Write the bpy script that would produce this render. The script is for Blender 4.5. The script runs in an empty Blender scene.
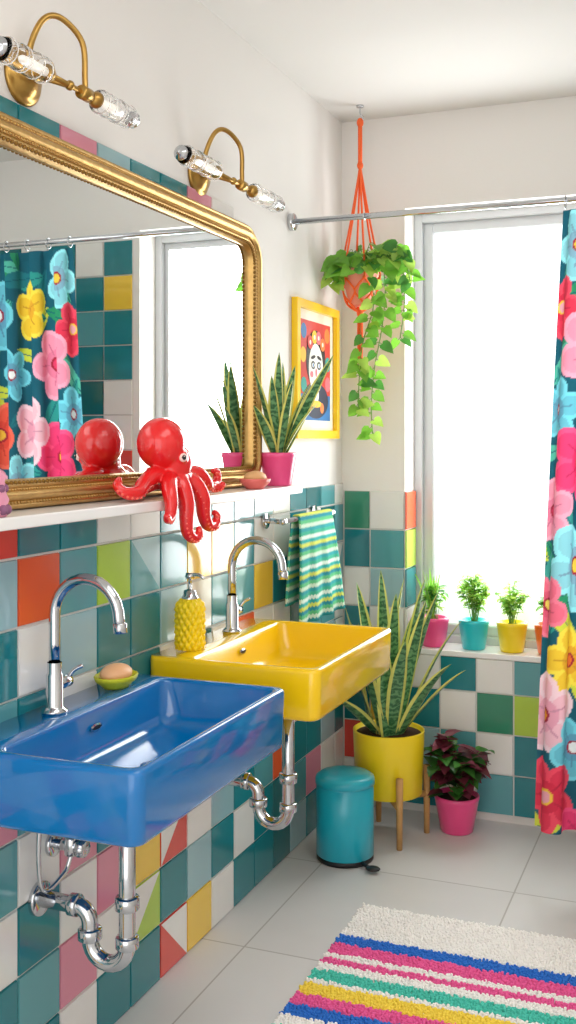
import bpy, math, random
from mathutils import Vector, Matrix
random.seed(7)
R=random.random
def U(a,b): return a+(b-a)*random.random()
TAU=math.tau
# ---------------------------------------------------------------- materials
def lin(h):
    h=h.lstrip('#'); o=[]
    for i in (0,2,4):
        c=int(h[i:i+2],16)/255
        o.append(c/12.92 if c<=.04045 else ((c+.055)/1.055)**2.4)
    return (*o,1)
MC={}
def mat(name,hexc,rough=.5,metal=0,coat=0,var=.0,bump=0,scale=30,trans=0,ior=1.45,sss=0,emis=0):
    if name in MC: return MC[name]
    m=bpy.data.materials.new(name); m.use_nodes=True
    nt=m.node_tree; b=nt.nodes['Principled BSDF']
    c=lin(hexc)
    b.inputs['Base Color'].default_value=c
    b.inputs['Roughness'].default_value=rough
    b.inputs['Metallic'].default_value=metal
    b.inputs['Coat Weight'].default_value=coat
    b.inputs['Coat Roughness'].default_value=.05
    b.inputs['Transmission Weight'].default_value=trans
    b.inputs['IOR'].default_value=ior
    if sss:
        b.inputs['Subsurface Weight'].default_value=sss
        b.inputs['Subsurface Radius'].default_value=(.02,.01,.005)
    if emis:
        b.inputs['Emission Color'].default_value=c
        b.inputs['Emission Strength'].default_value=emis
    tc=nt.nodes.new('ShaderNodeTexCoord')
    n=nt.nodes.new('ShaderNodeTexNoise'); n.inputs['Scale'].default_value=scale
    n.inputs['Detail'].default_value=4
    nt.links.new(tc.outputs['Object'],n.inputs['Vector'])
    if var>0:
        mx=nt.nodes.new('ShaderNodeMix'); mx.data_type='RGBA'
        mx.inputs[6].default_value=(c[0]*(1-var),c[1]*(1-var),c[2]*(1-var),1)
        mx.inputs[7].default_value=(min(1,c[0]*(1+var)),min(1,c[1]*(1+var)),min(1,c[2]*(1+var)),1)
        nt.links.new(n.outputs['Fac'],mx.inputs[0]); nt.links.new(mx.outputs[2],b.inputs['Base Color'])
    if bump>0:
        bp=nt.nodes.new('ShaderNodeBump'); bp.inputs['Strength'].default_value=bump
        bp.inputs['Distance'].default_value=.002
        nt.links.new(n.outputs['Fac'],bp.inputs['Height']); nt.links.new(bp.outputs['Normal'],b.inputs['Normal'])
    MC[name]=m; return m
# ---------------------------------------------------------------- mesh builder
def cr(pts,sub):
    P=[Vector(p) for p in pts]
    if sub<=1 or len(P)<3: return P
    out=[]
    for i in range(len(P)-1):
        p0=P[max(i-1,0)];p1=P[i];p2=P[i+1];p3=P[min(i+2,len(P)-1)]
        for k in range(sub):
            t=k/sub
            out.append(.5*((2*p1)+(p2-p0)*t+(2*p0-5*p1+4*p2-p3)*t*t+(3*p1-p0-3*p2+p3)*t**3))
    out.append(P[-1]); return out
class MB:
    def __init__(s): s.v=[];s.f=[];s.m=[];s.s=[];s.mats=[]
    def mi(s,m):
        if m not in s.mats: s.mats.append(m)
        return s.mats.index(m)
    def add(s,vs,fs,m,smooth=True):
        o=len(s.v); s.v+= [tuple(v) for v in vs]; i=s.mi(m)
        for f in fs:
            s.f.append(tuple(o+k for k in f)); s.m.append(i); s.s.append(smooth)
    def box(s,x0,x1,y0,y1,z0,z1,m):
        v=[(x,y,z) for x in(x0,x1) for y in(y0,y1) for z in(z0,z1)]
        s.add(v,[(0,1,3,2),(4,6,7,5),(0,4,5,1),(2,3,7,6),(0,2,6,4),(1,5,7,3)],m,False)
    def lathe(s,prof,m,M=Matrix(),seg=32,smooth=True,rib=0,ribn=0):
        vs=[];rings=[]
        for r,z in prof:
            if r<1e-6: rings.append([len(vs)]); vs.append(M@Vector((0,0,z)))
            else:
                ring=[]
                for k in range(seg):
                    a=TAU*k/seg; rr=r*(1+rib*math.cos(a*ribn)) if rib else r
                    ring.append(len(vs)); vs.append(M@Vector((rr*math.cos(a),rr*math.sin(a),z)))
                rings.append(ring)
        fs=[]
        for a,b in zip(rings,rings[1:]):
            if len(a)==1 and len(b)==1: continue
            for k in range(seg):
                k2=(k+1)%seg
                if len(a)==1: fs.append((a[0],b[k2],b[k]))
                elif len(b)==1: fs.append((a[k],a[k2],b[0]))
                else: fs.append((a[k],a[k2],b[k2],b[k]))
        s.add(vs,fs,m,smooth)
    def ball(s,c,r,m,sc=(1,1,1),seg=16,n=9,rot=None):
        prof=[(r*math.sin(math.pi*i/n) if 0<i<n else 0,-r*math.cos(math.pi*i/n)) for i in range(n+1)]
        M=Matrix.Translation(c)@(rot.to_4x4() if rot else Matrix())@Matrix.Diagonal((*sc,1))
        s.lathe(prof,m,M,seg)
    def tube(s,pts,r,m,seg=10,sub=6,cap=True):
        P=cr(pts,sub); n=len(P)
        if isinstance(r,(int,float)): rs=[r]*n
        else:
            rs=[]
            for i in range(n):
                t=i/(n-1)*(len(r)-1); k=min(int(t),len(r)-2); rs.append(r[k]+(r[k+1]-r[k])*(t-k))
        T=[(P[min(i+1,n-1)]-P[max(i-1,0)]).normalized() for i in range(n)]
        N=T[0].orthogonal().normalized(); vs=[];fs=[]
        for i in range(n):
            if i: 
                N=(N-T[i]*N.dot(T[i])); N.normalize()
            B=T[i].cross(N)
            for k in range(seg):
                a=TAU*k/seg; vs.append(P[i]+(N*math.cos(a)+B*math.sin(a))*rs[i])
        for i in range(n-1):
            for k in range(seg):
                k2=(k+1)%seg; fs.append((i*seg+k,i*seg+k2,(i+1)*seg+k2,(i+1)*seg+k))
        if cap:
            fs.append(tuple(range(seg))[::-1]); fs.append(tuple((n-1)*seg+k for k in range(seg)))
        s.add(vs,fs,m)
    def cyl(s,a,b,r,m,seg=24,bev=.15):
        a=Vector(a);b=Vector(b);L=(b-a).length
        q=(b-a).to_track_quat('Z','Y').to_matrix().to_4x4()
        c=min(r,L/2)*bev
        s.lathe([(0,0),(r-c,0),(r,c),(r,L-c),(r-c,L),(0,L)],m,Matrix.Translation(a)@q,seg)
    def loops(s,L,m,cap0=True,cap1=True,smooth=True):
        n=len(L[0]); vs=[p for l in L for p in l]; fs=[]
        for i in range(len(L)-1):
            for k in range(n):
                k2=(k+1)%n; fs.append((i*n+k,i*n+k2,(i+1)*n+k2,(i+1)*n+k))
        if cap0: fs.append(tuple(range(n))[::-1])
        if cap1: fs.append(tuple((len(L)-1)*n+k for k in range(n)))
        s.add(vs,fs,m,smooth)
    def leaf(s,pos,d,up,size,m,wf=1.0,fold=.15,droop=.15):
        d=Vector(d).normalized(); up=Vector(up); w=d.cross(up)
        if w.length<1e-3: w=d.orthogonal()
        w.normalize(); u=w.cross(d)
        pos=Vector(pos)
        def P(a,b,c): return pos+(d*a+w*b*wf+u*(c-droop*a*a))*size
        vs=[P(0,0,0),P(.33,0,0),P(.68,0,0),P(1,0,0),
            P(-.10,.22,fold*.5),P(.08,.42,fold*.9),P(.35,.43,fold),P(.68,.27,fold*.7),
            P(-.10,-.22,fold*.5),P(.08,-.42,fold*.9),P(.35,-.43,fold),P(.68,-.27,fold*.7)]
        s.add(vs,[(0,1,5,4),(1,6,5),(1,2,7,6),(2,3,7),(1,0,8,9),(1,9,10),(2,1,10,11),(3,2,11)],m)
    def blade(s,base,az,lean,L,W,mg,my,bend=.3,tw=0):
        n=14; base=Vector(base); h=Vector((math.cos(az),math.sin(az),0)); 
        p=base.copy(); rows=[]
        side=Vector((-math.sin(az+tw),math.cos(az+tw),0))
        for i in range(n+1):
            t=i/n; ang=lean+bend*t*t
            w=W*.5*(.55+.5*math.sin(min(1,t*1.5)*math.pi/2))*max(0,1-t**2.6)**.8
            dirv=Vector((0,0,1))*math.cos(ang)+h*math.sin(ang)
            nrm=dirv.cross(side).normalized()
            rows.append([p+side*(k*w)+nrm*(abs(k)**2*w*.35) for k in(-1,-.66,0,.66,1)])
            p=p+dirv*(L/n)
        vs=[q for r in rows for q in r]
        fy=[];fg=[]
        for i in range(n):
            for k in range(4):
                (fy if k in(0,3) else fg).append((i*5+k,i*5+k+1,(i+1)*5+k+1,(i+1)*5+k))
        s.add(vs,fg,mg); s.add(vs,fy,my)
    def build(s,name,bevel=0,solid=0,sub=0,parent=None,auto=False):
        me=bpy.data.meshes.new(name); me.from_pydata(s.v,[],s.f)
        for m in s.mats: me.materials.append(m)
        me.polygons.foreach_set('material_index',s.m)
        me.polygons.foreach_set('use_smooth',s.s); me.update()
        o=bpy.data.objects.new(name,me); bpy.context.scene.collection.objects.link(o)
        if solid: 
            q=o.modifiers.new('sol','SOLIDIFY'); q.thickness=solid; q.offset=0
        if bevel:
            q=o.modifiers.new('bev','BEVEL'); q.width=bevel; q.segments=2; q.limit_method='ANGLE'
        if sub:
            q=o.modifiers.new('sub','SUBSURF'); q.levels=sub; q.render_levels=sub
        if parent: o.parent=parent
        return o
def RR(x0,x1,y0,y1,r,z,n=6):
    out=[]
    for cx,cy,a0 in((x1-r,y1-r,0),(x0+r,y1-r,90),(x0+r,y0+r,180),(x1-r,y0+r,270)):
        for k in range(n+1):
            a=math.radians(a0+90*k/n); out.append(Vector((cx+r*math.cos(a),cy+r*math.sin(a),z)))
    return out
# ---------------------------------------------------------------- base materials
wallm=mat('wall_paint','#efece8',.75,bump=.15,scale=120)
ceilm=mat('ceiling_paint','#e9e7e4',.85,bump=.1,scale=90)
white=mat('white_gloss','#f4f3f1',.25,coat=.3)
frame_w=mat('window_frame_white','#cfd2d5',.35)
chrome=mat('chrome','#c9ccd0',.09,1)
dark=mat('dark_rubber_and_hole_shade','#1c1c20',.4)
brass=mat('aged_brass','#b8924f',.28,1,var=.12)
YB=3.744; WZ=2.5; WX=2.1
# ---------------------------------------------------------------- room
b=MB(); b.box(-.1,WX+.1,-1.2,4.05,-.1,0,None)
fm=bpy.data.materials.new('floor_tiles'); fm.use_nodes=True; nt=fm.node_tree; pb=nt.nodes['Principled BSDF']
tc=nt.nodes.new('ShaderNodeTexCoord'); mp=nt.nodes.new('ShaderNodeMapping'); br=nt.nodes.new('ShaderNodeTexBrick')
mp.inputs['Location'].default_value=(-.13,-.17,0)
br.offset=0; br.inputs['Scale'].default_value=1; br.inputs['Brick Width'].default_value=.6; br.inputs['Row Height'].default_value=.6
br.inputs['Mortar Size'].default_value=.0024; br.inputs['Color1'].default_value=lin('#dcdad9'); br.inputs['Color2'].default_value=lin('#d8d6d5'); br.inputs['Mortar'].default_value=lin('#b2aeaa')
nt.links.new(tc.outputs['Object'],mp.inputs[0]); nt.links.new(mp.outputs[0],br.inputs[0]); 
nz=nt.nodes.new('ShaderNodeTexNoise'); nz.inputs['Scale'].default_value=6; nz.inputs['Detail'].default_value=6
mx=nt.nodes.new('ShaderNodeMix'); mx.data_type='RGBA'; mx.blend_type='MULTIPLY'; mx.inputs[0].default_value=.08
nt.links.new(tc.outputs['Object'],nz.inputs['Vector']); nt.links.new(br.outputs[0],mx.inputs[6]); nt.links.new(nz.outputs['Fac'],mx.inputs[7])
nt.links.new(mx.outputs[2],pb.inputs['Base Color']); pb.inputs['Roughness'].default_value=.42
b.mats=[fm]; b.build('floor')
b=MB(); b.box(-.1,WX+.1,-1.2,4.05,WZ,WZ+.1,ceilm); b.build('ceiling')
b=MB(); b.box(-.1,0,-1.2,YB,0,WZ,wallm); b.build('wall_left')
b=MB(); b.box(WX,WX+.1,-1.2,YB,0,WZ,wallm); b.build('wall_right')
OX0,OX1,OZ0,OZ1=.24,.885,.57,2.165
b=MB(); b.box(-.1,OX0,YB,4.0,0,WZ,wallm); b.box(OX1,WX+.1,YB,4.0,0,WZ,wallm)
b.box(OX0,OX1,YB,4.0,0,OZ0,wallm); b.box(OX0,OX1,YB,4.0,OZ1,WZ,wallm); b.build('wall_back')
# window
b=MB()
def fr(x0,x1,z0,z1,w,y0,y1,m):
    b.box(x0,x0+w,y0,y1,z0,z1,m); b.box(x1-w,x1,y0,y1,z0,z1,m)
    b.box(x0+w,x1-w,y0,y1,z0,z0+w,m); b.box(x0+w,x1-w,y0,y1,z1-w,z1,m)
fr(OX0,OX1,.585,OZ1,.03,3.87,3.95,frame_w)
fr(OX0+.03,OX1-.03,.615,OZ1-.03,.035,3.895,3.955,frame_w)
g=bpy.data.materials.new('frosted_glass_daylight'); g.use_nodes=True; nt=g.node_tree; pb=nt.nodes['Principled BSDF']
pb.inputs['Base Color'].default_value=(.9,.95,1,1); pb.inputs['Roughness'].default_value=.3
tc=nt.nodes.new('ShaderNodeTexCoord'); sp=nt.nodes.new('ShaderNodeSeparateXYZ'); rp=nt.nodes.new('ShaderNodeValToRGB')
nt.links.new(tc.outputs['Generated'],sp.inputs[0]); nt.links.new(sp.outputs[2],rp.inputs[0])
rp.color_ramp.elements[0].color=(.34,.37,.37,1); rp.color_ramp.elements[1].color=(.95,1,1,1); rp.color_ramp.elements[1].position=.7
nt.links.new(rp.outputs[0],pb.inputs['Emission Color']); pb.inputs['Emission Strength'].default_value=1.3
wf=b.build('window_1',bevel=.003)
b=MB(); b.box(OX0+.06,OX1-.06,3.925,3.935,.645,OZ1-.06,g); b.build('glass',parent=wf)
b=MB(); b.box(OX0,OX1,YB-.012,3.87,.565,.585,white); b.build('window_sill',bevel=.003)
# ---------------------------------------------------------------- tiles
pal={'T':'#1d7f88','t':'#5b9fa5','D':'#15696f','L':'#9bbfc6','W':'#ecebe7','O':'#ea5f34','R':'#dd4a3e','G':'#b0d04a','Y':'#f4cb45','P':'#dd8ba0','g':'#3a8a6c','K':'#f2bda6','B':'#66a5b1'}
tm={k:mat('glazed_tile_'+n,pal[k],.16,coat=.35,var=.1,scale=4,bump=.02) for k,n in dict(T='teal',t='soft_teal',D='deep_teal',L='pale_blue',W='white',O='orange',R='red',G='lime',Y='yellow',P='pink',g='green',K='peach',B='blue').items()}
grout=mat('grout','#dcdad5',.9,bump=.3)
def tile(b,P,a0,a1,c0,c1,code):
    g=.0016; e=.002; th=.009
    a0+=g;a1-=g;c0+=g;c1-=g
    if a1-a0<.01 or c1-c0<.01: return
    v=[P(a0,c0,.002),P(a1,c0,.002),P(a1,c1,.002),P(a0,c1,.002),
       P(a0+e,c0+e,th),P(a1-e,c0+e,th),P(a1-e,c1-e,th),P(a0+e,c1-e,th)]
    m=tm[code[0]]
    b.add(v,[(0,1,5,4),(1,2,6,5),(2,3,7,6),(3,0,4,7)],m,False)
    if len(code)==1: b.add(v,[(4,5,6,7)],m,False)
    else:
        m2=tm[code[1]]
        if code[2]=='/': b.add(v,[(4,5,6)],m,False); b.add(v,[(4,6,7)],m2,False)
        else: b.add(v,[(4,5,7)],m,False); b.add(v,[(5,6,7)],m2,False)
RND='TTTtDLWWWTtBDWTLWGYOPRWTt'
def rc():
    if R()<.07: return random.choice(['GW/','RW/','TW\\','YW\\','LW/','RW\\'])
    return random.choice(RND)
PL=lambda a,c,d:(d,a,c)
PBk=lambda a,c,d:(a,YB-d,c)
TW,TH=.145,1.098/8
spec={(-3,1):'R',(-2,0):'R',(-1,0):'T',(0,0):'T',(1,0):'W',(2,0):'W',(3,0):'T',(4,0):'W',(5,0):'T',(6,0):'T',
(-2,1):'L',(-1,1):'O',(0,1):'t',(1,1):'G',(2,1):'tL\\',(3,1):'T',(4,1):'YK\\',(5,1):'Y',(6,1):'T',(7,1):'W',(8,1):'W',(9,1):'T',
(-2,2):'T',(-1,2):'W',(0,2):'L',(1,2):'T',(2,2):'T',(3,2):'L',(4,2):'W',(5,2):'T',(6,2):'t',(7,2):'Y',(8,2):'T',(9,2):'W',
(-2,3):'t',(-1,3):'T',(0,3):'W',(1,3):'t',(2,3):'T',(3,3):'W',(-1,5):'W',(-1,6):'T',(0,5):'P',(0,6):'W',(1,6):'P',(2,6):'Y',(3,6):'RW/',(4,6):'W',(5,6):'L',(6,6):'T',(7,6):'t',(8,6):'O',(9,6):'T',(10,6):'T',
(-1,7):'t',(0,7):'P',(1,7):'W',(2,7):'GW/',(3,7):'T',(4,7):'L',(5,7):'T',(6,7):'W',(7,7):'T',(8,7):'D',(9,7):'t',
(-1,8):'T',(0,8):'W',(1,8):'T',(2,8):'T',(3,8):'RW\\',(4,8):'Y',(5,8):'W',(6,8):'T',(7,8):'T',(8,8):'D',(9,8):'L',(10,8):'T',
(4,5):'L',(5,5):'T',(6,5):'W',(7,5):'T',(8,5):'W',(9,5):'R',(10,5):'T'}
TT=1.992
b=MB(); b.box(.0,.004,.6,YB,.0,1.172,grout); b.box(.0,.004,.6,2.77,1.172,TT,grout)
for j in range(-9,13):
    a0=1.90+TW*j; a1=min(a0+TW,YB-.009)
    for r in range(1,9):
        c1=1.098-TH*(r-1); tile(b,PL,a0,a1,c1-TH,c1,spec.get((j,r)) or rc())
    tile(b,PL,a0,a1,1.098,1.172,spec.get((j,0)) or rc())
    if a1<2.78:
        hh=(TT-1.172)/6
        for r in range(6):
            c=1.172+r*hh; code=rc()
            if r==5: code={-2:'T',-1:'T',0:'P',1:'L',2:'T',3:'T',4:'P',5:'W'}.get(j,code)[0]
            tile(b,PL,a0,a1,c,c+hh,code)
b.build('wall_tiles_left')
b=MB(); b.box(.0,OX0,YB-.004,YB,0,1.145,grout); b.box(OX0,OX1,YB-.004,YB,0,.565,grout)
b.box(OX1+.03,WX,YB-.004,YB,0,2.13,grout)
bs={(0,0):'g',(1,0):'W',(0,1):'T',(1,1):'t',(0,2):'W',(1,2):'L',(0,3):'T',(1,3):'W',
(2,4):'W',(3,4):'T',(4,4):'W',(5,4):'t',(6,4):'T',(2,5):'T',(3,5):'W',(4,5):'g',(5,5):'G',(6,5):'W',
(2,6):'L',(3,6):'t',(4,6):'W',(5,6):'T',(6,6):'T',(2,7):'T',(3,7):'W',(4,7):'t',(5,7):'T',(3,3):'T'}
for i in range(0,7):
    a0=-.02+.13*i; a1=a0+.13
    for r in range(8):
        c1=1.145-.14*r
        if i<2: tile(b,PBk,max(a0,.01),a1,c1-.14,c1,bs.get((i,r)) or rc())
        elif r>=4: tile(b,PBk,a0,min(a1,OX1+.03),max(c1-.14,.0),min(c1,.565),bs.get((i,r)) or rc())
for i in range(9):
    a0=OX1+.03+.132*i; a1=min(a0+.132,WX)
    for r in range(15):
        c1=2.13-.14*r
        if i<3: code=['TWT','YTW','TtT','TTW','WDT','WTt'][r%6][i] if r<6 else random.choice('TTWWtTRG')
        else: code=rc()
        if r==7 and i==1: code='RW\\'
        tile(b,PBk,a0,a1,max(0,c1-.14),c1,code)
for r in range(4):   # reveal
    c1=1.145-.14*r
    tile(b,lambda a,c,d:(OX0+d,a,c),YB-.009,3.87,c1-.14,c1,'OGTW'[r])
b.build('wall_tiles_back')
# ---------------------------------------------------------------- shelf
b=MB(); b.box(.009,.135,1.0,2.985,1.172,1.195,white); b.build('wall_shelf',bevel=.003)
# ---------------------------------------------------------------- mirror
gold=mat('antique_gold','#c9a466',.38,1,var=.2,bump=.5,scale=60)
gold2=mat('antique_gold_dark','#8f6c38',.45,1,var=.2)
mir=mat('mirror_silver','#f2f5f5',.0,1)
def rrm(y0,y1,z0,z1,rt,rb,d,n=10):
    out=[]
    for cy,cz,a0,r in((y1-rt,z1-rt,0,rt),(y0+rt,z1-rt,90,rt),(y0+rb,z0+rb,180,rb),(y1-rb,z0+rb,270,rb)):
        for k in range(n+1):
            a=math.radians(a0+90*k/n); out.append((cy+(r-d)*math.cos(a),cz+(r-d)*math.sin(a)))
    return out
MY0,MY1,MZ0,MZ1=1.32,2.905,1.197,1.948
RT,RB=.105,.075
b=MB()
prof=[(0,.010),(0,.030),(.004,.036),(.010,.038),(.014,.031),(.018,.031),(.022,.042),(.030,.049),(.038,.046),(.043,.038),(.046,.034),(.050,.039),(.055,.039),(.058,.034),(.064,.026),(.066,.016)]
prof=[(d*.88,x) for d,x in prof]
L=[[Vector((x,y,z)) for y,z in rrm(MY0,MY1,MZ0,MZ1,RT,RB,d)] for d,x in prof]
b.loops(L,gold,False,False)
for dd,xx_,st_,rr_,mm_ in((.051,.036,.013,.0050,gold2),(.0137,.034,.0105,.0046,gold),(.0385,.040,.009,.0032,gold)):
    out=rrm(MY0,MY1,MZ0,MZ1,RT,RB,dd)
    P=[Vector((xx_,y,z)) for y,z in out]; P.append(P[0])
    for a,c in zip(P,P[1:]):
        n=max(1,round((c-a).length/st_))
        for k in range(n): b.ball(a.lerp(c,k/n),rr_,mm_,seg=6,n=4)
b.add([Vector((.018,y,z)) for y,z in rrm(MY0,MY1,MZ0,MZ1,RT,RB,.055)],[tuple(range(44))],mir,False)
b.add([Vector((.0105,y,z)) for y,z in rrm(MY0,MY1,MZ0,MZ1,RT,RB,.0)],[tuple(range(44))],gold2,False)
b.build('gold_framed_wall_mirror')
# ---------------------------------------------------------------- sinks
def sink(x1,y0,y1,z1,h,m,name):
    b=MB(); x0=.0095; z0=z1-h
    def O(i,z,r=.024): return RR(x0,x1-i,y0+i,y1-i,r,z)
    bx0,bx1,by0,by1=x0+.105,x1-.016,y0+.02,y1-.02
    def I(i,z,r=.026): return RR(bx0+i*.8,bx1-i,by0+i,by1-i,r,z)
    L=[O(.035,z0),O(.012,z0),O(.006,z0+.004),O(.003,z0+.012),O(0,z1-.01),O(.001,z1-.004),O(.005,z1),
       I(-.003,z1),I(.001,z1-.002),I(.003,z1-.008),I(.018,z1-.07,.04),I(.03,z1-.088,.045),I(.055,z1-.096,.05),I(.11,z1-.098,.02)]
    b.loops(L,m)
    cx=(bx0+bx1)/2; cy=(y0+y1)/2
    b.lathe([(.0,.004),(.018,.004),(.024,.002),(.024,0)],chrome,Matrix.Translation((cx,cy,z1-.0975)))
    s=[Vector((bx0+.0105+.002,cy-.0+ (.022*math.cos(a)),z1-.035+.008*math.sin(a))) for a in [TAU*k/16 for k in range(16)]]
    s2=[Vector((p.x+.0015,cy+(p.y-cy)*.75,z1-.035+(p.z-z1+.035)*.55)) for p in s]
    b.loops([s,s2],chrome,False,False); b.add(s2,[tuple(range(16))],dark,False)  # dark disc paints in the shade of the overflow opening, no rubber here
    return b.build(name,bevel=0)
blue=mat('blue_enamel','#0072ba',.12,coat=.7)
yel=mat('yellow_enamel','#ffd000',.15,coat=.6)
ZY=.81
sink(.41,1.525,2.175,.79,.13,blue,'blue_wall_sink')
sink(.448,2.265,2.87,ZY,.12,yel,'yellow_wall_sink')
def faucet(x,y,z,name,H=.195):
    b=MB()
    b.lathe([(0,0),(.026,0),(.026,.006),(.019,.011),(.017,.014),(.017,.075),(.0145,.08),(.0145,.10)],chrome,Matrix.Translation((x,y,z)))
    r=.073
    pts=[(x,y,z+.09),(x,y,z+.14),(x,y,z+H)]
    P=[Vector(p) for p in pts]
    for k in range(1,17):
        a=math.pi-math.pi*1.0*k/16; P.append(Vector((x+r+r*math.cos(a),y,z+H+r*math.sin(a))))
    P.append(Vector((x+2*r+.003,y,z+H-.02)))
    b.tube(P,.0115,chrome,16,1)
    e=P[-1]; b.cyl(e+Vector((-.0005,0,.012)),e+Vector((.0005,0,-.008)),.0135,chrome)
    b.cyl((x,y+.010,z+.055),(x,y+.05,z+.055),.013,chrome)
    b.tube([(x,y+.043,z+.055),(x+.012,y+.05,z+.075),(x+.03,y+.055,z+.085)],[.005,.0045,.004],chrome,10)
    b.build(name)
faucet(.062,1.80,.79,'chrome_faucet'); faucet(.062,2.64,ZY,'chrome_faucet.001',.178)
def trap(x,y,zt,zu,name,valve=None):
    b=MB(); r=.0165; u=.042
    P=[Vector((x,y,zt)),Vector((x,y,zu+u+.1)),Vector((x,y,zu+u))]
    for k in range(1,13):
        a=-math.pi*k/12; P.append(Vector((x-u+u*math.cos(a),y,zu+u+u*math.sin(a))))
    P.append(Vector((x-2*u,y,zu+u+.03)))
    for k in range(1,8):
        a=math.pi/2*k/7; P.append(Vector((x-2*u-.03+.03*math.cos(a),y,zu+u+.03+.03*math.sin(a))))
    P.append(Vector((.0085,y,zu+u+.06)))
    b.tube(P,r,chrome,18,1)
    for a,c,rr in (((x,y,zu+u+.07),(x,y,zu+u+.095),.024),((x,y,zt-.02),(x,y,zt),.03),((x,y,zu+u-.005),(x,y,zu+u+.018),.023),((x-2*u,y,zu+u-.002),(x-2*u,y,zu+u+.02),.024),
                  ((x-2*u-.045,y,zu+u+.06),(x-2*u-.025,y,zu+u+.06),.022),((.0085,y,zu+u+.06),(.02,y,zu+u+.06),.034)):
        b.cyl(a,c,rr,chrome)
    if valve:
        vy,vz=valve
        b.cyl((.0085,vy,vz),(.018,vy,vz),.026,chrome); b.cyl((.015,vy,vz),(.07,vy,vz),.011,chrome)
        b.cyl((.055,vy,vz-.018),(.055,vy,vz+.02),.014,chrome)
        b.lathe([(0,0),(.016,0),(.019,.006),(.019,.016),(.014,.022),(0,.022)],chrome,Matrix.Translation((.07,vy,vz))@Matrix.Rotation(math.pi/2,4,'Y'),24,rib=.08,ribn=8)
        b.tube([(.055,vy,vz+.02),(.055,vy,vz+.07),(.07,vy,zt)],.006,chrome,8)
        b.tube([(.055,vy,vz-.018),(.05,vy-.02,vz-.05),(.04,vy-.08,vz-.06),(.04,vy-.09,vz+.06),(.05,vy-.06,zt)],.005,chrome,8)
    b.build(name)
trap(.215,1.82,.6605,.305,'chrome_sink_trap',(1.87,.50))
trap(.25,2.58,.6905,.33,'chrome_sink_trap.001')
# ---------------------------------------------------------------- octopus
red=mat('glossy_red_resin','#e81c20',.2,coat=.6,sss=.05)
redl=mat('red_sucker','#ff6a58',.3)
b=MB()
b.ball((.100,2.170,1.322),.057,red,(1,.98,1.05),28,18)
b.ball((.114,2.200,1.278),.047,red,(1,1,1),24,16)
b.ball((.106,2.212,1.242),.048,red,(1,1.15,.75),24,16)
tent=[[(.10,2.19,1.24),(.10,2.14,1.25),(.10,2.09,1.232),(.108,2.045,1.215),(.10,2.01,1.216),(.085,2.0,1.232),(.08,2.02,1.246)],
[(.11,2.2,1.24),(.13,2.155,1.238),(.148,2.12,1.218),(.158,2.11,1.19),(.158,2.105,1.165),(.162,2.085,1.155),(.165,2.075,1.168)],
[(.115,2.205,1.235),(.142,2.185,1.232),(.160,2.18,1.19),(.160,2.18,1.15),(.160,2.185,1.12),(.165,2.205,1.104),(.17,2.225,1.114),(.168,2.222,1.130)],
[(.115,2.225,1.235),(.145,2.24,1.232),(.163,2.255,1.195),(.162,2.265,1.155),(.162,2.288,1.128),(.166,2.315,1.128),(.168,2.325,1.148),(.165,2.31,1.158)],
[(.105,2.24,1.24),(.11,2.30,1.25),(.11,2.35,1.222),(.11,2.40,1.215),(.11,2.44,1.222),(.11,2.445,1.25),(.11,2.42,1.252)],
[(.11,2.235,1.24),(.135,2.28,1.25),(.142,2.32,1.225),(.13,2.36,1.215),(.142,2.39,1.213),(.152,2.40,1.225)],
[(.085,2.19,1.24),(.078,2.13,1.225),(.08,2.08,1.214),(.085,2.05,1.210)],
[(.09,2.24,1.24),(.08,2.30,1.225),(.08,2.35,1.214),(.08,2.39,1.212)]]
for t in tent: b.tube(t,[.024,.021,.0185,.016,.0135,.010,.007],red,14,6)
E=[((.152,2.174,1.290),(.75,-.66,.05)),((.118,2.150,1.285),(.2,-.97,.05))]
for c,d in E: b.ball(Vector(c)-Vector(d)*.006,.0165,red,seg=14)
o=b.build('red_octopus_figurine')
q=o.modifiers.new('rm','REMESH'); q.mode='VOXEL'; q.voxel_size=.0026; q.use_smooth_shade=True
q=o.modifiers.new('sm','SMOOTH'); q.factor=.6; q.iterations=7
eyew=mat('eye_pink_white','#ffe6de',.2); eyeb=mat('eye_black','#101010',.1)
b=MB()
for c,d in E:
    c=Vector(c); d=Vector(d).normalized(); c=c+d*.003
    b.ball(c,.0108,eyew,seg=16); b.ball(c+d*.0054,.0068,eyeb,seg=14); b.ball(c+d*.0116+Vector((0,-.001,.0025)),.0014,eyew,seg=8)
for t in tent[:6]:
    P=cr(t,6)
    for i in range(8,len(P)-2,2):
        T=(P[i+1]-P[i-1]).normalized(); d=T.cross(Vector((.3,.1,1))).normalized()
        if d.x<0: d=-d
        rr=.015*(1-i/len(P))+.0075
        b.ball(P[i]+(d*.8+Vector((0,0,-.5))).normalized()*rr*.95,.0036,redl,seg=8,n=5)
b.build('eyes_and_suckers',parent=o)
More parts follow.
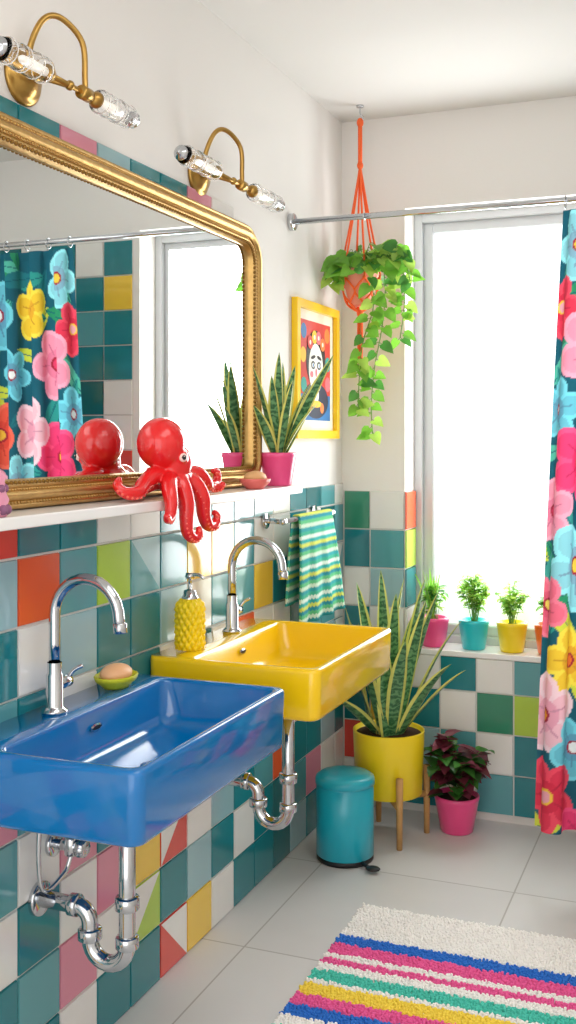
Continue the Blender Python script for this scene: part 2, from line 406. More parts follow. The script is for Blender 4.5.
# ---------------------------------------------------------------- wall lamps
glass=mat('clear_glass_shade','#ffffff',.0,trans=1,ior=1.22)
frost=mat('frosted_bulb','#fffaf0',.3,emis=.35)
def sconce(yp,yc,zc,half,name):
    b=MB(); x=.094
    Mp=Matrix.Translation((0.001,yp,zc+.02))@Matrix.Rotation(math.pi/2,4,'Y')
    b.lathe([(0,.0),(.058,0),(.058,.006),(.052,.010),(.044,.011),(.042,.018),(.028,.022),(.014,.03),(0,.032)],brass,Mp,48)
    b.tube([(.02,yp,zc+.02),(.06,yp+.01,zc+.01),(x,yc,zc)],.006,brass,12)
    b.tube([(.02,yp,zc+.02),(.035,yp-.02,zc+.07),(.055,yp-.005,zc+.125),(.075,yc-.01,zc+.135),(x,yc+.035,zc+.10),(x,yc+.045,zc+.03),(x,yc+.045,zc)],.0062,brass,14)
    b.tube([(x,yc-half*.5,zc),(x,yc+half*.5,zc)],.0055,brass,12,1)
    b.cyl((x,yc+.028,zc),(x,yc+.062,zc),.014,brass); b.ball((x,yc-.01,zc),.010,brass)
    for sg in(-1,1):
        c0=yc+sg*(half*.36); c1=yc+sg*half
        if sg>0: c0=yc+max(half*.36,.07)
        q=(Vector((0,c1-c0,0))).to_track_quat('Z','Y').to_matrix().to_4x4(); L=abs(c1-c0)
        M=Matrix.Translation((x,c0,zc))@q
        b.lathe([(.0,-.014),(.010,-.014),(.014,-.006),(.017,.0),(.017,.006),(.0,.007)],brass,M,28)
        p=[(.016,.006),(.0235,.012),(.0245,.018),(.0245,L*.55),(.0225,L*.58),(.0245,L*.61),(.0225,L*.9),(.018,L),(.016,L),(.020,L*.9),(.0225,L*.61),(.0205,L*.58),(.0225,L*.55),(.0225,.018),(.0215,.013),(.016,.006)]
        b.lathe(p,glass,M,36)
        for zz_ in(.018,L*.3,L*.55,L*.62,L*.85): b.lathe([(.0225,zz_-.0012),(.0256,zz_-.0008),(.0256,zz_+.0008),(.0225,zz_+.0012)],glass,M,36)
        b.lathe([(0,.006),(.009,.010),(.010,L*.4),(.008,L*.55),(.004,L*.6),(0,L*.61)],frost,M,20)
        b.lathe([(0,L-.008),(.0175,L-.006),(.0185,L+.002),(.013,L+.007),(.006,L+.010),(.006,L+.016),(0,L+.018)],chrome,M,24)
    b.build(name)
sconce(1.778,1.815,2.03,.235,'brass_wall_sconce'); sconce(2.555,2.59,2.015,.31,'brass_wall_sconce.001')
# ---------------------------------------------------------------- picture
fy=mat('yellow_picture_frame','#ffd000',.35,coat=.3)
b=MB(); y0,y1,z0,z1=3.235,3.655,1.335,1.795
def quad(y0,y1,z0,z1,x,m): b.add([(x,y0,z0),(x,y1,z0),(x,y1,z1),(x,y0,z1)],[(0,1,2,3)],m,False)
w=.028
for a in((y0,y0+w,z0,z1),(y1-w,y1,z0,z1),(y0+w,y1-w,z0,z0+w),(y0+w,y1-w,z1-w,z1)): b.box(.001,.022,*a,fy)
A={k:mat('print_ink_'+k,h,.5,var=.15,scale=25) for k,h in dict(cream='#f4ead8',red='#d3352b',blue='#1d6fae',navy='#15233f',black='#17141a',white='#f6efe6',yellow='#f3bd2c',teal='#2b9c94',pink='#ec6f7c',orange='#ee7d33').items()}
quad(y0+w,y1-w,z0+w,z1-w,.006,A['cream'])
quad(y0+.062,y1-.062,z0+.062,z1-.062,.0070,A['red'])
lay=[.0072]
def ell(cy,cz,ry,rz,c,n=24,rot=0):
    lay[0]+=.00012
    ca,sa=math.cos(rot),math.sin(rot)
    b.add([(lay[0],cy+ry*math.cos(TAU*k/n)*ca-rz*math.sin(TAU*k/n)*sa,cz+ry*math.cos(TAU*k/n)*sa+rz*math.sin(TAU*k/n)*ca) for k in range(n)],[tuple(range(n))],A[c],False)
cy=(y0+y1)/2; cz=(z0+z1)/2
quad(y0+.062,y1-.062,z0+.062,z0+.15,.0071,A['blue'])
for dy,dz,c in((-.115,.13,'blue'),(.115,.13,'orange'),(-.12,.05,'yellow'),(.12,.03,'teal'),(-.115,-.05,'teal'),(.12,-.04,'pink')): ell(cy+dy,cz+dz,.027,.026,c)
ell(cy,cz-.10,.125,.062,'navy'); ell(cy,cz+.04,.095,.10,'black'); ell(cy,cz+.01,.07,.085,'white')
ell(cy,cz-.08,.028,.03,'white'); ell(cy,cz-.112,.06,.012,'yellow'); ell(cy-.06,cz-.125,.018,.018,'pink'); ell(cy+.06,cz-.125,.018,.018,'orange')
for s in(-1,1):
    ell(cy+s*.028,cz+.02,.020,.014,'black'); ell(cy+s*.028,cz+.02,.013,.008,'white'); ell(cy+s*.028,cz+.02,.0055,.007,'blue')
    ell(cy+s*.029,cz+.047,.023,.006,'black',rot=-s*.2); ell(cy+s*.042,cz-.012,.015,.011,'pink')
ell(cy,cz-.005,.007,.015,'pink'); ell(cy,cz-.040,.024,.011,'red')
for dy,c in((-.06,'red'),(-.02,'yellow'),(.02,'pink'),(.06,'orange')): ell(cy+dy,cz+.125-abs(dy)*.5,.025,.023,c); ell(cy+dy,cz+.125-abs(dy)*.5,.008,.008,'cream')
b.build('framed_portrait_print')
# ---------------------------------------------------------------- greens
def leafmat(name,h,tr=.42):
    m=mat(name,h,.35,var=.3,scale=25); nt=m.node_tree; pb=nt.nodes['Principled BSDF']
    t=nt.nodes.new('ShaderNodeBsdfTranslucent'); ms=nt.nodes.new('ShaderNodeMixShader'); ms.inputs[0].default_value=tr
    mx=[n for n in nt.nodes if n.bl_idname=='ShaderNodeMix'][0]
    nt.links.new(mx.outputs[2],t.inputs[0]); nt.links.new(pb.outputs[0],ms.inputs[1]); nt.links.new(t.outputs[0],ms.inputs[2]); nt.links.new(ms.outputs[0],nt.nodes['Material Output'].inputs[0])
    return m
lg=leafmat('leaf_bright_green','#78b63f'); lg2=leafmat('leaf_mid_green','#4c8c3c'); lg3=leafmat('leaf_lime','#aed45e'); ldk=leafmat('leaf_dark_green','#3d6a34',.2)
lpu=leafmat('leaf_burgundy','#7c3446',.2); stem=leafmat('stem_green','#6c9a40',.1); soil=mat('potting_soil','#3a271b',.95,var=.4,bump=1,scale=80)
sg=bpy.data.materials.new('snake_plant_leaf'); sg.use_nodes=True; nt=sg.node_tree; pb=nt.nodes['Principled BSDF']
tc=nt.nodes.new('ShaderNodeTexCoord'); wv=nt.nodes.new('ShaderNodeTexWave'); wv.bands_direction='Z'; wv.inputs['Scale'].default_value=14; wv.inputs['Distortion'].default_value=9; wv.inputs['Detail'].default_value=3; wv.inputs['Detail Scale'].default_value=3
rp=nt.nodes.new('ShaderNodeValToRGB'); rp.color_ramp.elements[0].color=lin('#27603a'); rp.color_ramp.elements[1].color=lin('#6ba06a')
nt.links.new(tc.outputs['Object'],wv.inputs['Vector']); nt.links.new(wv.outputs['Fac'],rp.inputs[0]); nt.links.new(rp.outputs[0],pb.inputs['Base Color']); pb.inputs['Roughness'].default_value=.35
sy=leafmat('snake_plant_edge','#dcda74',.1)
def pot(b,x,y,z,rb,rt,h,m,rim=.0,so=True):
    b.lathe([(0,0),(rb*.92,0),(rb,.004),(rt-rim*.3,h-.015 if rim else h-.004),(rt,h-.013 if rim else h-.002),(rt,h-.002),(rt-.003,h),(rt-.006,h-.002),(rt-.008,h-.016),(0,h-.016)],m,Matrix.Translation((x,y,z)),36)
    b.lathe([(rt-.009,h-.0155),(rt*.5,h-.011),(0,h-.010)],soil,Matrix.Translation((x,y,z)),24)
pink=mat('pink_ceramic','#f54f8f',.3,coat=.4); teal=mat('turquoise_ceramic','#22c4cf',.3,coat=.4); yelp=mat('yellow_ceramic','#ffdf20',.35,coat=.3); orp=mat('orange_ceramic','#fb702e',.3,coat=.4)
# small snake plant
b=MB(); x,y,z=.08,2.925,1.1955
pot(b,x,y,z,.040,.054,.098,pink,.003)
for az,ln,L,W,bd,tw in((5.2,.06,.31,.046,.08,.4),(1.5,.30,.30,.044,.2,.2),(4.5,.38,.29,.046,.1,-.5),(0.6,.30,.24,.042,.25,.1),(4.9,.24,.25,.042,.25,.5),(1.7,.12,.29,.046,.1,1.2),(5.6,.30,.24,.04,.1,.2),(.9,.50,.36,.042,.08,.8),(4.6,.62,.2,.04,.3,.4),(0.2,.5,.2,.04,.3,.4)):
    b.blade((x+.014*math.cos(az),y+.014*math.sin(az),z+.082),az,ln,L,W,sg,sy,bd,tw)
b.build('potted_snake_plant')
# large snake plant on stand
wood=mat('oak_wood','#c2935a',.5,var=.25,scale=18)
b=MB(); x,y=.258,3.475
pot(b,x,y,.145,.112,.120,.215,yelp)
for k in range(4):
    a=TAU*k/4+.55; c,s=math.cos(a),math.sin(a); r=.133
    b.tube([(x+r*c,y+r*s,0.0005),(x+r*c,y+r*s,.23)],[.0095,.012],wood,12,1)
    b.tube([(x,y,.133),(x+r*c,y+r*s,.133)],.011,wood,10,1)
for i in range(12):
    az=TAU*i/12*2.0+U(-.3,.3); ln=U(.04,.34); rr=U(.01,.07)
    b.blade((x+rr*math.cos(az),y+rr*math.sin(az),.345),az,ln*(.6 if (math.cos(az)<-.3 or math.sin(az)>.4) else 1),U(.36,.56)*(1-.2*ln),U(.062,.076),sg,sy,U(.05,.22),U(-.8,.8))
for az,ln,L,bd in((5.9,.55,.34,.35),(5.2,.45,.42,.3),(.2,.38,.44,.3),(4.5,.42,.46,.15),(3.9,.34,.42,.1),(.4,.70,.30,.3),(4.1,.8,.25,.3),(5.6,.3,.5,.1)):
    b.blade((x+.05*math.cos(az),y+.05*math.sin(az),.345),az,ln,L,.068,sg,sy,bd,U(-.6,.6))
b.build('snake_plant_on_stand')
# coleus
def foliage(b,x,y,z,n,h,sp,ls,mats,wf=1,nl=5,bias=(0,0),lim=None):
    for i in range(n):
        az=TAU*i/n+U(-.4,.4); rr=U(.15,1)*sp; hh=h*U(.6,1)*(1-.3*rr/sp)
        tip=Vector((x+rr*math.cos(az)+bias[0],y+rr*math.sin(az)+bias[1],z+hh)); p0=Vector((x+U(-.012,.012),y+U(-.012,.012),z-.01)); mid=p0.lerp(tip,.5)+Vector((0,0,h*.15))
        P=cr([p0,mid,tip],5); b.tube(P,.0012,stem,5,1)
        for k in range(nl):
            q=P[min(len(P)-1,int((.35+.65*k/(nl-1))*(len(P)-1)))] if nl>1 else P[-1]
            a=az+U(-1.6,1.6); d=Vector((math.cos(a),math.sin(a),U(-.2,.7)))
            s_=ls*U(.7,1.2)
            if lim and abs((q+d.normalized()*s_).x-x)>lim: d.x*=-.5
            b.leaf(q,d,(0,0,1),s_,random.choice(mats),wf,.12,U(.1,.5))
b=MB(); x,y=.462,3.60
pot(b,x,y,0.0005,.055,.076,.125,pink,.004)
foliage(b,x,y,.125,24,.23,.10,.066,[ldk,lpu,lpu,lg2,lpu],1.0,6,(.0,-.02),lim=.14)
for k in range(18):
    a=U(0,TAU); b.leaf((x+.05*math.cos(a),y-.02+.05*math.sin(a),.135+U(0,.08)),(math.cos(a),math.sin(a),.1),(0,0,1),.06,random.choice([ldk,lpu,lg2]),1.0)
b.build('potted_coleus')
# sill pots
def spot(x,m,name,fn):
    b=MB(); y=3.80; pot(b,x,y,.5853,.041,.054,.105,m,.003); fn(b,x,y,.5853+.10); b.build(name)
def f1(b,x,y,z):
    foliage(b,x,y,z,10,.15,.045,.038,[lg,lg2,lg3],.5,6,lim=.06)
    for i in range(18):
        a=U(1.2,5.0) if i%3 else U(0,TAU); b.blade((x-.005,y,z-.01),a,U(.1,.45) if math.cos(a)<.2 else U(.05,.2),U(.12,.20),.015,lg,lg3,U(.1,.35) if math.cos(a)<.2 else .05)
    for i in range(5):
        a=U(2.6,4); b.leaf((x-.02,y-.02,z+.02),(math.cos(a),math.sin(a)*.4,-.1),(0,0,1),.045,lg2,.5)
spot(.333,pink,'potted_herb',f1)
spot(.478,teal,'potted_fern',lambda b,x,y,z:foliage(b,x,y,z,30,.19,.060,.026,[lg,lg3,lg3],.7,11,lim=.064))
spot(.614,yelp,'potted_basil',lambda b,x,y,z:foliage(b,x,y,z,22,.16,.058,.027,[lg3,lg,lg3],.8,9,lim=.063))
spot(.745,orp,'potted_ivy',lambda b,x,y,z:foliage(b,x,y,z,14,.12,.045,.03,[lg,lg2],1,6,lim=.06))
# hanging pothos
rope=mat('orange_macrame_cord','#f86a34',.8,bump=.6,scale=300); potc=mat('coral_pot','#f09a88',.6,bump=.2)
b=MB(); x,y=.125,3.575; zr=1.92
b.cyl((x,y,WZ-.006),(x,y,WZ),.014,chrome); b.tube([(x,y,WZ-.005),(x,y,WZ-.03),(x+.012,y,WZ-.042),(x,y,WZ-.055),(x-.008,y,WZ-.045)],.0025,chrome,8)
pot(b,x,y,1.80,.038,.066,.125,potc,.003)
top=Vector((x,y,WZ-.05)); b.ball(top-Vector((0,0,.01)),.012,rope,(1,1,1.4)); b.tube([top,top-Vector((0,0,.16))],.008,rope,8,1); b.ball(top-Vector((0,0,.16)),.011,rope,(1,1,1.3))
for k in range(6):
    a=TAU*k/6; c,s=math.cos(a),math.sin(a)
    b.tube([top-Vector((0,0,.16)),(x+.03*c,y+.03*s,2.12),(x+.070*c,y+.070*s,1.925),(x+.069*c,y+.069*s,1.89)],.0038,rope,8,6)
    for sgn in(1,-1):
        a3=a+sgn*TAU/12
        b.tube([(x+.069*c,y+.069*s,1.89),(x+.060*math.cos(a3),y+.060*math.sin(a3),1.845),(x+.046*c,y+.046*s,1.805),(x,y,1.775)],.0036,rope,8,4)
    b.ball((x+.069*c,y+.069*s,1.89),.0065,rope)
b.ball((x,y,1.775),.012,rope,(1,1,1.4))
for k in range(9):
    a=TAU*k/9; b.tube([(x,y,1.78),(x+.008*math.cos(a),y+.008*math.sin(a),1.74),(x+.007*math.cos(a),y+.007*math.sin(a),1.60+U(-.01,.02))],.0026,rope,6,3)
b.ball((x,y,1.745),.010,rope,(1,1,1.2))
def clampP(v): return Vector((max(.03,v[0]),min(3.70,v[1]),v[2]))
def lf(p,d,s,m):
    d=Vector(d).normalized(); e=Vector(p)+d*s
    if e.x<.012: d.x=abs(d.x)
    if e.y>3.725: d.y=-abs(d.y)
    b.leaf(p,d,Vector((.35+U(-.5,.5),-.9,.5+U(-.5,.6))),s,m,1.0,.14,.25)
for i in range(36):
    a=TAU*i/36*3+U(-.3,.3); r=.03+.08*(i%3)/2+U(-.01,.01)
    p=clampP((x+.03+r*math.cos(a)*1.1,y-.02+r*math.sin(a)*.8,1.945+U(-.02,.05)-(.04 if r>.09 else 0)))
    b.tube([(x+.02*math.cos(a),y+.02*math.sin(a),1.92),Vector((x,y,1.97)).lerp(p,.6)+Vector((0,0,.02)),p],.0013,stem,5,4)
    lf(p,(math.cos(a),math.sin(a)-.35,U(-.9,.35)),U(.048,.068),random.choice([lg,lg2,lg,lg3]))
trails=[[(x+.02,y-.03,1.93),(.21,3.52,1.96),(.235,3.51,1.86),(.225,3.51,1.72),(.195,3.52,1.58),(.18,3.53,1.45),(.188,3.52,1.345)],
[(x+.03,y-.01,1.93),(.24,3.55,1.98),(.285,3.54,1.92),(.295,3.54,1.80),(.28,3.54,1.68)],
[(x+.01,y-.04,1.93),(.17,3.49,1.93),(.205,3.48,1.80),(.165,3.48,1.66),(.15,3.49,1.55),(.145,3.49,1.44)],
[(x+.03,y,1.93),(.26,3.53,1.99),(.30,3.52,1.96),(.32,3.52,1.87)],
[(x-.02,y-.03,1.93),(.07,3.5,1.96),(.05,3.5,1.92),(.055,3.5,1.87)]]
for t in trails:
    P=cr(t,5); b.tube(cr(t,8),.002,stem,6,1)
    for i in range(3,len(P)):
        sd=1 if i%2 else -1
        for _ in range(1+(R()<.25)):
            d=Vector((sd*U(.5,1),U(-.7,.1),U(-1.0,.15))); q=P[i]+d.normalized()*.012
            b.tube([P[i],q],.0012,stem,5,1)
            lf(q,d,U(.044,.062)*(1-.2*i/len(P)),random.choice([lg,lg2,lg3,lg])); sd=-sd
b.build('hanging_pothos_in_macrame')
# ---------------------------------------------------------------- shelf / sink accessories
soapm=mat('peach_soap','#f2b98a',.45,sss=.1); dishg=mat('lime_dish','#d3d42e',.35,bump=.6,scale=120); dishp=mat('coral_dish','#f47a74',.35)
def soapdish(x,y,z,m,sm,name,r=.052):
    b=MB(); Mt=Matrix.Translation((x,y,z))@Matrix.Diagonal((.78,1,1,1))
    b.lathe([(0,0),(r*.55,0),(r*.62,.004),(r*.95,.018),(r,.026),(r*.97,.028),(r*.9,.022),(r*.5,.008),(0,.008)],m,Mt,40,True,.03,20)
    b.ball((x,y,z+.030),r*.84,sm,(.68,.95,.45),24,14); b.build(name)
soapdish(.062,2.035,.7905,dishg,soapm,'soap_dish',.056); soapdish(.098,2.715,1.1955,dishp,mat('tan_soap','#e8b27a',.5),'soap_dish.001',.052)
yb=mat('yellow_textured_bottle','#fbdc12',.4,coat=.2)
b=MB(); x,y,z=.062,2.39,ZY+.0005
H=.125;NS=72;seg=112;vs=[];fs=[]
for i in range(NS+1):
    t=i/NS
    rad=.0365*(1 if t<.82 else 1-.40*((t-.82)/.18)**2)*(1 if t>.04 else .95)
    for k in range(seg):
        a=TAU*k/seg
        d=abs(math.sin(a*7+t*14))*abs(math.sin(a*7-t*14)); rr=rad+.0055*d**.8-.0025
        vs.append((x+rr*math.cos(a),y+rr*math.sin(a),z+H*t))
for i in range(NS):
    for k in range(seg): k2=(k+1)%seg; fs.append((i*seg+k,i*seg+k2,(i+1)*seg+k2,(i+1)*seg+k))
fs.append(tuple(range(seg))[::-1]); fs.append(tuple(NS*seg+k for k in range(seg)))
b.add(vs,fs,yb)
b.lathe([(.021,H),(.021,H+.004),(.017,H+.008),(.0155,H+.02),(.008,H+.022),(.0045,H+.024),(.0045,H+.05),(.011,H+.05),(.012,H+.056),(.010,H+.063),(0,H+.064)],chrome,Matrix.Translation((x,y,z)),24)
b.tube([(x,y,z+H+.058),(x+.025,y,z+H+.059),(x+.038,y,z+H+.05)],[.005,.0045,.0035],chrome,10)
b.build('soap_dispenser')
pkn=mat('pink_knit','#e79ab4',.8,bump=.5,scale=150); puk=mat('mauve_knit','#8a5a7a',.8,bump=.5)
b=MB(); pts=[(0,0),(.032,0),(.038,.01),(.034,.02),(.037,.03),(.032,.04),(.035,.05),(.029,.06),(.031,.07),(.022,.082),(.012,.09),(.016,.1),(.012,.11),(0,.114)]
jy=1.548
b.lathe(pts,pkn,Matrix.Translation((.092,jy,1.1955)),32,True,.06,12)
for k in range(12): a=TAU*k/12; b.ball((.092+.034*math.cos(a),jy+.034*math.sin(a),1.208),.0095,puk,seg=8,n=6); b.ball((.092+.03*math.cos(a),jy+.03*math.sin(a),1.245),.008,puk,seg=8,n=6)
b.build('ribbed_pink_jar')
# ---------------------------------------------------------------- towel + bar
tw=bpy.data.materials.new('striped_towel'); tw.use_nodes=True; nt=tw.node_tree; pb=nt.nodes['Principled BSDF']; pb.inputs['Roughness'].default_value=.95
N=nt.nodes.new; K=nt.links.new
tc=N('ShaderNodeTexCoord'); sp=N('ShaderNodeSeparateXYZ'); K(tc.outputs['Object'],sp.inputs[0])
def mth(op,a,b_=None):
    n=N('ShaderNodeMath'); n.operation=op
    for i,q in enumerate((a,b_)):
        if q is None: continue
        if isinstance(q,(int,float)): n.inputs[i].default_value=q
        else: K(q,n.inputs[i])
    return n.outputs[0]
zz=mth('ADD',sp.outputs[2],mth('PINGPONG',sp.outputs[1],.006)); fr_=mth('FRACT',mth('MULTIPLY',zz,10.5))
rp=N('ShaderNodeValToRGB'); rp.color_ramp.interpolation='CONSTANT'; K(fr_,rp.inputs[0])
cols=['#2aa0a6','#cfe6cf','#5cbf82','#1f8f9f','#cfdb62','#2aaba8','#dcefe2','#3db391']
el=rp.color_ramp.elements; el[0].color=lin(cols[0]); el[0].position=0; el[1].color=lin(cols[1]); el[1].position=1/8
for i in range(2,8): e=el.new(i/8); e.color=lin(cols[i])
K(rp.outputs[0],pb.inputs['Base Color'])
nz=N('ShaderNodeTexNoise'); nz.inputs['Scale'].default_value=350; bp=N('ShaderNodeBump'); bp.inputs['Strength'].default_value=.8; bp.inputs['Distance'].default_value=.003
K(tc.outputs['Object'],nz.inputs['Vector']); K(nz.outputs['Fac'],bp.inputs['Height']); K(bp.outputs[0],pb.inputs['Normal'])
b=MB(); bz=1.085; bx=.075
path=[(bx+.02,.76),(bx+.02,.85),(bx+.018,.95),(bx+.0145,1.04),(bx+.0118,1.075),(bx+.0085,bz+.0085),(bx,bz+.0112),(bx-.0085,bz+.0085),(bx-.0118,1.075),(bx-.017,1.0),(bx-.018,.9),(bx-.018,.82)]
PP=cr([(a,0,c) for a,c in path],5); NY=48; vs=[];fs=[]
for i,p in enumerate(PP):
    drop=max(0,min(1,(1.08-p.z)/.33))
    for k in range(NY+1):
        s=k/NY; hw=.15+.055*drop
        yy=3.235+(s-.5)*2*hw
        f=.009*drop*math.sin(s*TAU*3.2)+.004*drop*math.sin(s*TAU*6+1)
        sgn=1 if p.x>bx else .4
        vs.append((p.x+f*sgn+(.008*drop if p.x>bx else 0),yy,p.z))
for i in range(len(PP)-1):
    for k in range(NY): fs.append((i*(NY+1)+k,i*(NY+1)+k+1,(i+1)*(NY+1)+k+1,(i+1)*(NY+1)+k))
b.add(vs,fs,tw); tob=b.build('striped_hand_towel',solid=.006)
b=MB(); b.tube([(bx,2.98,bz),(bx,3.42,bz)],.0075,chrome,16,1)
for yy in(2.99,3.41): b.cyl((.010,yy,bz),(.018,yy,bz),.024,chrome); b.cyl((.015,yy,bz),(bx+.008,yy,bz),.009,chrome)
b.ball((bx,2.975,bz),.011,chrome); b.ball((bx,3.425,bz),.011,chrome); b.build('towel_bar')
# ---------------------------------------------------------------- bin
bt=mat('turquoise_metal','#1cb0c6',.3,coat=.4)
b=MB(); x,y=.184,3.235; M=Matrix.Translation((x,y,.0005))
b.lathe([(0,0),(.088,0),(.091,.004),(.091,.014),(.089,.016)],dark,M,48)
b.lathe([(.089,.016),(.0915,.018),(.0915,.232),(.0895,.234),(.0895,.238)],bt,M,48)
b.lathe([(.0895,.238),(.0945,.24),(.0945,.254),(.092,.262),(.080,.270),(.05,.276),(0,.278)],bt,M,48)
b.tube([(x+.07,y-.05,.012),(x+.105,y-.075,.012)],.006,dark,8,1)
pc=Vector((x+.118,y-.083,.014)); b.ball(pc,.024,dark,(1,.75,.3))
b.build('pedal_bin')
# ---------------------------------------------------------------- curtain
b=MB(); RY,RZ=3.224,2.035
b.tube([(.004,RY,RZ),(WX-.004,RY,RZ)],.0095,chrome,18,1); b.cyl((.0,RY,RZ),(.016,RY,RZ),.028,chrome); b.cyl((WX-.016,RY,RZ),(WX,RY,RZ),.028,chrome)
b.cyl((.25,RY,RZ),(.253,RY,RZ),.0115,chrome)
b.build('shower_curtain_rod')
FC=[('#f0447c','#f7c93a'),('#8ed6e2','#f4d24c'),('#f4604a','#ffd24a'),('#f79ab4','#e0406a'),('#f7cf3a','#ee7a3a'),('#e83a58','#f7b0c0'),('#6cc6da','#ffffff'),('#f5708c','#ffe06a'),('#fac4d2','#f0a030')]
flw=[]
edge=[(.10,1.90,.11,1),(.02,1.72,.10,5),(.17,1.60,.13,3),(.04,1.42,.10,6),(.16,1.27,.13,0),(.03,1.12,.10,3),(.17,.96,.14,1),(.02,.84,.10,7),(.15,.68,.11,4),(.05,.52,.13,8),(.18,.42,.10,6),(.07,.28,.12,5),(.2,.16,.09,0)]
for e in edge: flw.append((e[0],e[1],e[2],FC[e[3]],5,U(0,6)))
for gy in range(9):
    for gx in range(6):
        flw.append((.36+gx*.235+(gy%2)*.11+U(-.03,.03),gy*.215+U(-.03,.03)+.08,U(.10,.135),FC[(gx*4+gy*7+int(R()*3))%len(FC)],random.choice([5,5,5,6]),U(0,6)))
lvs=[(U(-.05,1.8),U(0,2.1),U(0,math.pi),U(.05,.1),random.choice(['#3fa39a','#2a9468','#1f7a86','#57bfa8','#d7e04a','#2f9c94'])) for _ in range(300)]
from collections import defaultdict
cell=.2; gf=defaultdict(list); gl=defaultdict(list)
for f in flw:
    for ax in range(-1,2):
        for ay in range(-1,2): gf[(int(f[0]/cell+10)+ax,int(f[1]/cell+10)+ay)].append(f)
for f in lvs:
    for ax in range(-1,2):
        for ay in range(-1,2): gl[(int(f[0]/cell+10)+ax,int(f[1]/cell+10)+ay)].append(f)
LC={}
def lc(h):
    if h not in LC: LC[h]=lin(h)
    return LC[h]
BG='#155f72'
def pat(u,v):
    key=(int(u/cell+10),int(v/cell+10)); c=lc(BG)
    for lx,ly,a,l,h in gl[key]:
        dx,dy=u-lx,v-ly; p=dx*math.cos(a)+dy*math.sin(a); q=-dx*math.sin(a)+dy*math.cos(a)
        if abs(p)<l and abs(q)<.33*l*(1-(p/l)**2): c=lc(h) if abs(q)>.0018 else lc(BG)
    for fx,fy,r,(pc,cc),n,ph in gf[key]:
        dx,dy=u-fx,v-fy; d=math.hypot(dx,dy)
        if d>r: continue
        th=math.atan2(dy,dx)+ph; w_=TAU/n; th=(th+w_/2)%w_-w_/2
        px,py=d*math.cos(th)-r*.58,d*math.sin(th)
        lim=math.hypot(px/.42,py/(.40 if n==5 else .34))/r
        if d<r*.15: c=lc(cc)
        elif d<r*.21: c=lc('#a8243c') if pc!='#e83a58' else lc('#ffd24a')
        elif lim<1 or d<r*.3:
            q=lc(pc)
            if abs(py)<.012*r+.0012 and .25*r<d<.62*r: c=(q[0]*.72,q[1]*.55,q[2]*.65,1)
            elif d<r*.40: c=(q[0]*.9,q[1]*.7,q[2]*.8,1)
            elif lim>.72: c=(min(1,q[0]*1.15+.03),min(1,q[1]*1.25+.03),min(1,q[2]*1.2+.03),1)
            else: c=q
    return c
ztop=2.005; zbot=.175; NU,NV=300,460; AW=1.15
vs=[];cl=[]
for j in range(NV+1):
    v=j/NV; z=zbot+(ztop-zbot)*v
    xl=.772+.088*v**1.2; xr=1.50
    for i in range(NU+1):
        u=i/NU; amp=.028*(.45+.55*(1-v)+.1)
        ph=u*TAU*6
        xx=xl+(xr-xl)*u+.010*math.sin(2*ph+.4)*(1-v*.3)
        yy=RY+amp*math.cos(ph+.35*math.sin(v*3))+.008*math.sin(v*5+u*9)
        if v>.985: yy=RY+(yy-RY)*(1-(v-.985)/.015*.5)
        vs.append((xx,yy,z)); cl.append(pat(u*AW,z))
fs=[(j*(NU+1)+i,j*(NU+1)+i+1,(j+1)*(NU+1)+i+1,(j+1)*(NU+1)+i) for j in range(NV) for i in range(NU)]
cm=bpy.data.materials.new('floral_curtain_fabric'); cm.use_nodes=True; nt=cm.node_tree; pb=nt.nodes['Principled BSDF']; pb.inputs['Roughness'].default_value=.8
at=nt.nodes.new('ShaderNodeVertexColor'); at.layer_name='Pattern'
tr=nt.nodes.new('ShaderNodeBsdfTranslucent'); ms=nt.nodes.new('ShaderNodeMixShader'); ms.inputs[0].default_value=.3
nt.links.new(at.outputs[0],pb.inputs['Base Color']); nt.links.new(at.outputs[0],tr.inputs[0])
nt.links.new(pb.outputs[0],ms.inputs[1]); nt.links.new(tr.outputs[0],ms.inputs[2]); nt.links.new(ms.outputs[0],nt.nodes['Material Output'].inputs[0])
b=MB(); b.add(vs,fs,cm); o=b.build('floral_shower_curtain')
ca=o.data.color_attributes.new('Pattern','FLOAT_COLOR','POINT'); ca.data.foreach_set('color',[q for c in cl for q in c])
b=MB()
for k in range(8):
    xk=.87+k*.09; P=[Vector((xk,RY+.017*math.cos(TAU*i/16),RZ-.006+.019*math.sin(TAU*i/16))) for i in range(17)]
    b.tube(P,.0018,chrome,6,1)
b.build('curtain_rings',parent=o)
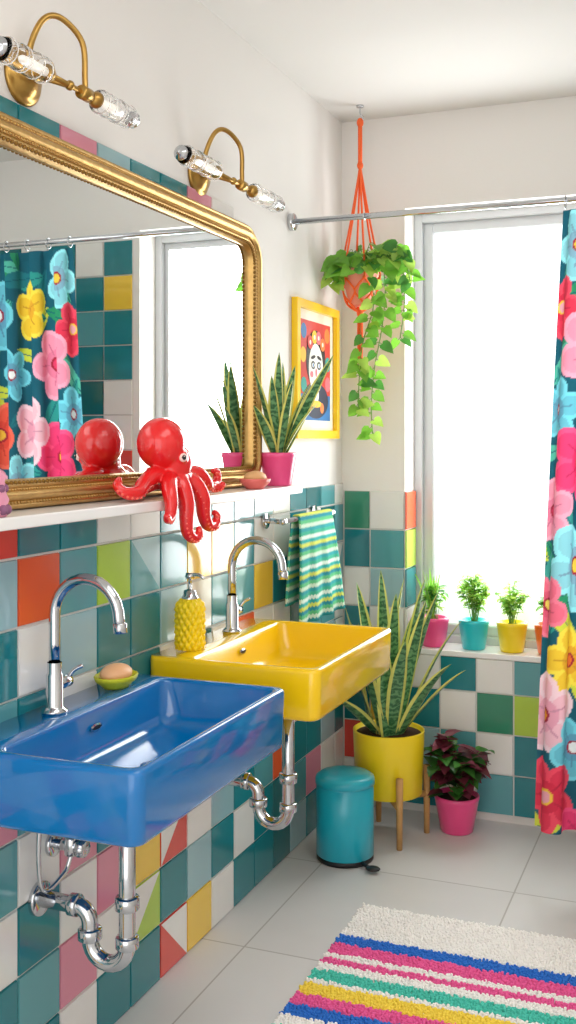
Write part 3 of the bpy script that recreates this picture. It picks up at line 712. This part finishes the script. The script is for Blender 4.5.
# ---------------------------------------------------------------- rug
rc_={'w':'#fdfaf6','b':'#3079d6','p':'#f465a6','t':'#55d0bc','y':'#ffe254','o':'#ff8a3c','c':'#4fc0e6'}
rm={k:mat('rug_yarn_'+k,h,.95) for k,h in rc_.items()}
st=[('w',.195),('b',.05),('p',.055),('w',.028),('p',.03),('w',.035),('t',.05),('w',.02),('y',.055),('p',.05),('b',.05),('w',.05),('t',.05),('y',.06),('p',.06),('w',.12)]
b=MB(); X0,X1,Y1=.35,1.30,2.90; Y0=Y1-sum(s[1] for s in st)
def stripe(y):
    d=Y1-y
    for c,wd in st:
        if d<wd: return c
        d-=wd
    return 'w'
b.box(X0,X1,Y0,Y1,.001,.006,rm['w'])
yy=Y0+.003
sp_=.0062
while yy<Y1:
    xx=X0+.003
    while xx<X1:
        px,py=xx+U(-.002,.002),yy+U(-.002,.002); m=rm[stripe(py)]
        h=U(.012,.0185); lx,ly=U(-.004,.004),U(-.004,.004); r=.0045; a=U(0,1.5)
        base=[(px+r*math.cos(a+TAU*k/4),py+r*math.sin(a+TAU*k/4),.005) for k in range(4)]
        mid=[(px+lx*.6+r*.95*math.cos(a+.4+TAU*k/4),py+ly*.6+r*.95*math.sin(a+.4+TAU*k/4),h*.85) for k in range(4)]
        b.add(base+mid+[(px+lx,py+ly,h)],[(0,1,5,4),(1,2,6,5),(2,3,7,6),(3,0,4,7),(4,5,8),(5,6,8),(6,7,8),(7,4,8)],m)
        xx+=sp_
    yy+=sp_
b.build('striped_shag_rug')
# ---------------------------------------------------------------- light
w=bpy.data.worlds.new('World'); bpy.context.scene.world=w; w.use_nodes=True
w.node_tree.nodes['Background'].inputs[0].default_value=(1,.985,.965,1); w.node_tree.nodes['Background'].inputs[1].default_value=2.3
def area(name,loc,rot,sx,sy,e,col=(1,1,1)):
    l=bpy.data.lights.new(name,'AREA'); l.shape='RECTANGLE'; l.size=sx; l.size_y=sy; l.energy=e; l.color=col
    o=bpy.data.objects.new(name,l); o.location=loc; o.rotation_euler=rot; bpy.context.scene.collection.objects.link(o)
area('ceiling_fill',(1.25,1.2,2.47),(0,0,0),1.0,1.6,13,(1,.97,.93))  # unseen fill light below the ceiling, added to brighten the room
area('window_daylight',(.565,3.86,1.4),(math.radians(-90),0,0),.5,1.4,16,(.97,.99,1))
# ---------------------------------------------------------------- camera
c=bpy.data.cameras.new('Camera'); co=bpy.data.objects.new('Camera',c); bpy.context.scene.collection.objects.link(co)
co.location=(1.276,0,1.33); co.rotation_euler=(math.radians(90),0,math.radians(21.7))
c.sensor_width=36; c.lens=1071/1024*36; c.shift_y=-72/1024; c.clip_start=.02
bpy.context.scene.camera=co
bpy.context.scene.view_settings.view_transform='Standard'
bpy.context.scene.view_settings.exposure=.1
